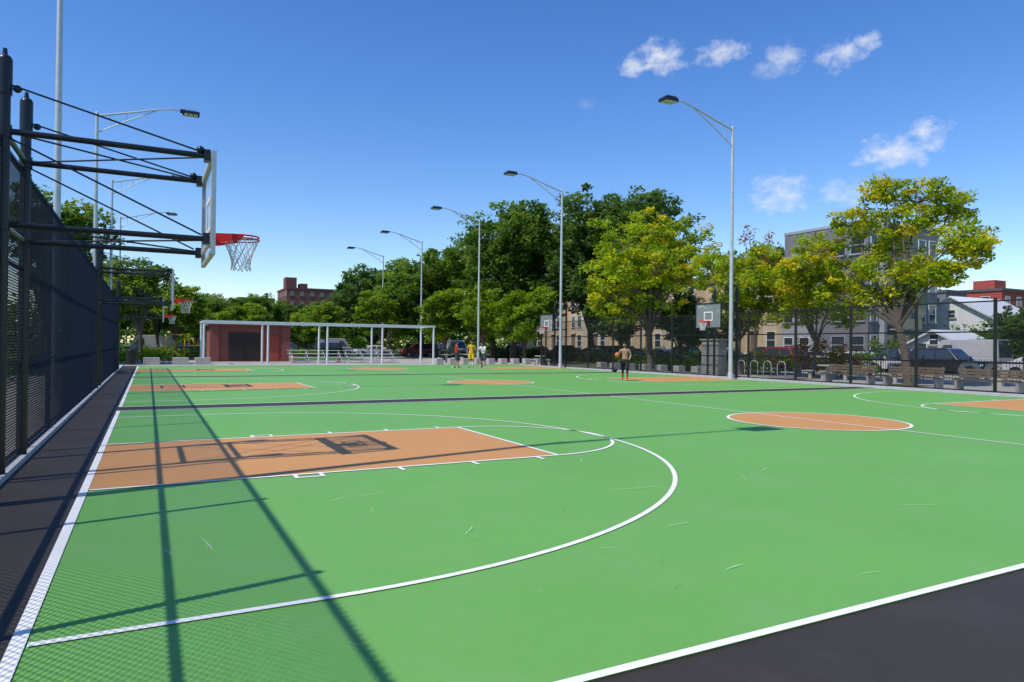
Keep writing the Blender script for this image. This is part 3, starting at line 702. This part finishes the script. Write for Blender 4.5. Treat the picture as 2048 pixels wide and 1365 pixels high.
t8=mktree('young_cherry_tree',(33.5,44.5,0),7.6,3.0,1.4,28,L_dark,nl=9,ncl=18,nper=50,size=.16,clr=.55,trunk=.14)
def ti(o,x,y,s=1,r=0,sz=None):
    return inst(o,o.name.split('.')[0],(x,y,0),r,(s,s,sz or s))
ti(t2,36,73,.95,2.0); ti(t3,34,92,1.0,1.2); ti(t1,45,66,.98,2.5); ti(t5,30,54.5,.95,1.0); ti(t5,33,70,1.0,3.0); ti(t6,28.5,60,.95,2); ti(t8,35,39.5,.8,1)
ti(t6,18,80,.85,1.5); ti(t6,25.5,80,.9,3.5); ti(t5,20,97,.95,2.2); ti(t4,22,112,.62,2.2); ti(t3,31,106,.85,2.9)
ti(t7,-4,74,.8,1.3); ti(t7,1.0,83,.68,2.3); ti(t7,-10,40,.9,4); ti(t7,-8,90,.9,.7); ti(t7,3.4,108,.70,3.3); ti(t7,8,104,.69,5.0);ti(t7,14,110,.78,1.7); ti(t7,19,118,.74,2.7); ti(t6,27,112,.95,0.4); ti(t5,11,98,.95,2); ti(t5,5.5,97,.9,4)
ti(t6,-3.5,64,.9,2.4); ti(t5,-5,82,1.0,.2); ti(t6,-12,66,1,1.1); ti(t6,-1.0,92,.9,4.1); ti(t7,-4,100,.7,2)
ti(t7,-.6,70,.78,3.6); ti(t6,2.6,79,1.0,2.9); ti(t7,10,126,.85,4.4); ti(t7,20,130,.8,.9); ti(t4,15,124,.7,1)
ti(t7,-14,50,.9,2.9); ti(t8,44.5,21.0,.66,0.4); ti(t8,40,45,.8,2.4);ti(t8,53.5,55,.85,3.4)
ti(t2,75,70,1.0,.5); ti(t3,60,110,1.0,2); ti(t7,95,40,.6,1)
rg=np.random.default_rng(77); cl=[]
for i in range(360):
    x=rg.uniform(-80,170); y=125+rg.uniform(0,25); 
    for j in range(6): cl.append((x+rg.normal(0,2),y+rg.normal(0,2),rg.uniform(.5,6.6)+rg.normal(0,.9),rg.uniform(1.4,2.4)))
V,Q,t,y=leaves(rg,np.array(cl),28,.48,.04)
quadmesh('distant_trees',V,Q,np.zeros(len(Q)),[L_green],{'tint':t,'yel':y})
def hedge(name,x0,x1,y0,y1,H,lm,seed,size=.07,n=260,r=.35,nper=50,yel=.05):
    rg=np.random.default_rng(seed); c=np.stack([rg.uniform(x0,x1,n),rg.uniform(y0,y1,n),H*rg.uniform(.15,.9,n),rg.uniform(.6,1.2,n)*r],1)
    c[:,2]*=(.85+.15*np.sin(c[:,1]*1.7+seed))
    V,Q,t,y=leaves(rg,c,nper,size,yel); return quadmesh(name,V,Q,np.zeros(len(Q)),[lm],{'tint':t,'yel':y})
hedge('hedge',51.2,53.5,12,28,3.5,L_dark,1,.13,420,.6,46)
hedge('hedge',56,62,25,33,4.2,L_green,2,.15,300,.7,44)
hedge('hedge',54,60,33,37.5,3.0,L_green,12,.15,160,.7,44)
hedge('shrubs',31.5,35.5,30,45,1.0,L_lime,3,.08,130,.4,40,.15)
hedge('shrubs',37,39.5,33,78,1.6,L_green,4,.14,330,.6,36,.1)
hedge('shrubs',37,39.3,26.5,30,1.9,L_green,14,.11,60,.45,36,.1)
hedge('red_shrubs',33,35.5,25.0,28.2,2.6,L_orange,5,.09,70,.45,36,.6)
hedge('shrubs',-5,20,79.5,81.5,1.2,L_lime,6,.16,260,.6,30,.1)
hedge('shrubs',-6.5,-4.5,20,60,1.4,L_green,7,.10,260,.5,36,.05)
hedge('shrubs',-4,2,57.5,60,1.0,L_lime,8,.09,120,.4,36,.1)
# ------------------------------------------------------------------ people
def person(name,loc,rot,J,cols,ball=None,scale=1.0):
    base=dict(pelvis=(0,0,.95),waist=(0,0,1.10),chest=(0,-.01,1.32),nb=(0,0,1.46),neck=(0,-.015,1.54),head=(0,-.03,1.655),
      lsh=(.185,0,1.42),lel=(.25,.03,1.15),lwr=(.27,-.04,.90),rsh=(-.185,0,1.42),rel=(-.25,.03,1.15),rwr=(-.27,-.04,.90),
      lhip=(.09,0,.90),lkn=(.11,-.03,.50),lan=(.11,.02,.09),lto=(.13,-.15,.035),rhip=(-.09,0,.90),rkn=(-.11,-.03,.50),ran=(-.11,.02,.09),rto=(-.13,-.15,.035))
    base.update(J); j={k:Vector(v) for k,v in base.items()}
    vs=[];rad=[];ed=[];roots=[];segs=[]
    idx={}
    def V_(k,r,p=None):
        idx[k]=len(vs); vs.append(tuple(p if p is not None else j[k])); rad.append(r if isinstance(r,tuple) else (r,r)); return idx[k]
    def E_(a,b_,lab): ed.append((idx[a],idx[b_])); segs.append((Vector(vs[idx[a]]),Vector(vs[idx[b_]]),lab))
    top,bot,sock,shoe,skin=cols
    V_('pelvis',(.155,.115)); roots.append(0)
    V_('waist',(.135,.10)); V_('chest',(.165,.115)); V_('nb',(.075,.07)); V_('neck',(.052,.055))
    E_('pelvis','waist',top); E_('waist','chest',top); E_('chest','nb',top); E_('nb','neck',skin)
    for s in('l','r'):
        V_(s+'sh',.068); V_(s+'um',.056,j[s+'sh'].lerp(j[s+'el'],.5)); V_(s+'el',.042); V_(s+'fm',.041,j[s+'el'].lerp(j[s+'wr'],.35)); V_(s+'wr',.028)
        E_('chest',s+'sh',top); E_(s+'sh',s+'um',top); E_(s+'um',s+'el',skin); E_(s+'el',s+'fm',skin); E_(s+'fm',s+'wr',skin)
        d=(j[s+'wr']-j[s+'el']).normalized(); V_(s+'pa',(.040,.020),j[s+'wr']+d*.085); E_(s+'wr',s+'pa',skin)
        V_(s+'hip',.10); V_(s+'th',.082,j[s+'hip'].lerp(j[s+'kn'],.5)); V_(s+'kn',.064 ); V_(s+'ca',.056,j[s+'kn'].lerp(j[s+'an'],.33)); V_(s+'sk',.040,j[s+'kn'].lerp(j[s+'an'],.75)); V_(s+'an',.038); V_(s+'to',(.042,.03))
        E_('pelvis',s+'hip',bot);E_(s+'hip',s+'th',bot);E_(s+'th',s+'kn',bot);E_(s+'kn',s+'ca',skin);E_(s+'ca',s+'sk',sock);E_(s+'sk',s+'an',sock);E_(s+'an',s+'to',shoe)
        side=d.cross(Vector((0,1,0.01))).normalized(); curl=d.cross(side).normalized()
        if curl.y>0: curl=-curl
        pw=j[s+'wr']
        for i,(o_,l_) in enumerate(((-.027,.062),(-.009,.075),(.009,.07),(.027,.055))):
            p0=pw+d*.075+side*o_; p1=p0+d*l_*.5+curl*.008; p2=p1+d*l_*.35+curl*.028; p3=p2+curl*.02+d*.005
            kk=[]
            for q,pp in enumerate((p0,p1,p2,p3)): kk.append(V_(f'{s}f{i}{q}',.0088-.001*q,pp))
            roots.append(kk[0])
            for q in range(3): E_(f'{s}f{i}{q}',f'{s}f{i}{q+1}',skin)
        sg=-1
        p0=pw+d*.03+side*sg*.025; p1=p0+d*.03+side*sg*.028+curl*.01; p2=p1+d*.03+side*sg*.006+curl*.012
        kk=[V_(f'{s}t{q}',.010-.001*q,pp) for q,pp in enumerate((p0,p1,p2))]; roots.append(kk[0]); E_(s+'t0',s+'t1',skin);E_(s+'t1',s+'t2',skin)
    me=bpy.data.meshes.new('tmp'); me.from_pydata(vs,ed,[]); o=bpy.data.objects.new('tmp',me); COL.objects.link(o)
    sk=o.modifiers.new('s','SKIN'); sk.use_smooth_shade=True
    sv=me.skin_vertices[0].data
    for i,r in enumerate(rad): sv[i].radius=r; sv[i].use_root=(i in roots)
    ss=o.modifiers.new('ss','SUBSURF'); ss.levels=2; ss.render_levels=2
    dg=bpy.context.evaluated_depsgraph_get(); ev=o.evaluated_get(dg); m2=ev.to_mesh()
    V=[tuple(v.co) for v in m2.vertices]; Fs=[tuple(p.vertices) for p in m2.polygons]; ce=[Vector(p.center) for p in m2.polygons]
    ev.to_mesh_clear(); bpy.data.objects.remove(o); 
    b=MB(); 
    lab={}
    for f_,c in zip(Fs,ce):
        best=None;bd=1e9
        for a,e,l in segs:
            ab=e-a; t=max(0,min(1,(c-a).dot(ab)/ab.length_squared)); dd=(c-(a+ab*t)).length
            if dd<bd: bd=dd;best=l
        if c.z<j['pelvis'].z+.04 and best==top and abs(c.x)<.2 : best=bot
        lab.setdefault(best,[]).append(f_)
    b.v=[tuple(v) for v in V]
    for l,fl in lab.items():
        i=b.mi(l)
        for f_ in fl: b.f.append(list(f_)); b.m.append(i); b.sm.append(True)
    hc=j['head']; b.sph(hc,.1,skin,16,12,.76,.95,1.16)
    b.sph(hc+Vector((0,.012,.02)),.108,'hair',16,10,.80,.97,1.12,z0=.12,z1=1.0); b.sph(hc+Vector((0,.035,.01)),.10,'hair',14,8,.78,.8,1.05)
    b.sph(hc+Vector((0,-.098,-.012)),.02,skin,8,6,.7,.9,1.2)
    b.sph(hc+Vector((0,-.084,-.055)),.022,'clred',8,4,1.1,.4,.3)
    for sx in(-1,1):
        b.sph(hc+Vector((sx*.032,-.086,.012)),.011,'white',8,6); b.sph(hc+Vector((sx*.032,-.093,.012)),.007,'eye',8,6)
        b.sph(hc+Vector((sx*.078,.0,-.008)),.028,skin,8,6,.35,.7,1.1); b.sph(hc+Vector((sx*.032,-.089,.032)),.016,'hair',6,4,1.1,.3,.2)
    for s in('l','r'):
        a=j[s+'hip']; k_=j[s+'kn']; e=a.lerp(k_,.88); b.cyl(a.lerp(k_,.1),e,.105,bot,.098,14,False)
    if ball: b.sph(Vector(ball),.12,'ball',16,12); 
    b.xf(Matrix.Scale(scale,4)); 
    return b.build(name,loc,rot)
person('basketball_player',(19.6,26.0,.012),math.radians(-40),
    dict(lel=(.27,.02,1.17),lwr=(.20,-.10,.97),rel=(-.30,-.02,1.20),rwr=(-.30,-.24,1.13),lkn=(.12,-.09,.51),lan=(.11,-.01,.09),lto=(.14,-.17,.035),rkn=(-.10,-.02,.50),ran=(-.10,.12,.10),rto=(-.12,-.03,.03),head=(-.02,-.035,1.655)),
    ('skin','clblack','clred','clred','skin'),ball=(-.33,-.40,1.19),scale=1.0)
person('basketball_player',(18.5,43.3,.012),math.radians(70),
    dict(lel=(.22,-.10,1.20),lwr=(.10,-.30,1.22),rel=(-.22,-.12,1.20),rwr=(-.08,-.32,1.25),lkn=(.13,-.14,.52),lan=(.16,-.12,.09),lto=(.17,-.28,.03),rkn=(-.12,-.02,.5),ran=(-.14,.18,.10),rto=(-.15,.04,.03)),
    ('clred','cldark','skin','clblack','skin'),scale=1.04)
person('basketball_player',(20.4,43.0,.012),math.radians(-60),
    dict(pelvis=(0,.05,.90),waist=(0,.0,1.03),chest=(0,-.09,1.24),nb=(0,-.13,1.37),neck=(0,-.17,1.44),head=(0,-.21,1.54),lsh=(.18,-.1,1.33),rsh=(-.18,-.1,1.33),lel=(.26,-.22,1.10),lwr=(.16,-.40,1.05),rel=(-.26,-.22,1.12),rwr=(-.16,-.42,1.10),
      lhip=(.09,.05,.86),rhip=(-.09,.05,.86),lkn=(.14,-.10,.48),lan=(.18,.02,.09),lto=(.2,-.15,.03),rkn=(-.13,-.08,.48),ran=(-.16,.12,.09),rto=(-.18,-.04,.03)),
    ('clwhite','cldark','clwhite','clwhite','skin2'),scale=1.08)
person('basketball_player',(20.2,44.6,.012),math.radians(-20),
    dict(lel=(.26,-.02,1.16),lwr=(.22,-.22,1.10),lkn=(.12,-.06,.5)),
    ('clyel','clyel','clwhite','clblack','skin'),scale=1.08)
b=MB(); b.sph((0,0,.10),.11,'bag',12,8,1.9,1,.9); b.path([(-.12,0,.18),(-.08,0,.28),(.08,0,.28),(.12,0,.18)],.012,'bag'); b.build('gym_bag',(25.6,35.0,.01)); 
print('done',len(bpy.data.objects))
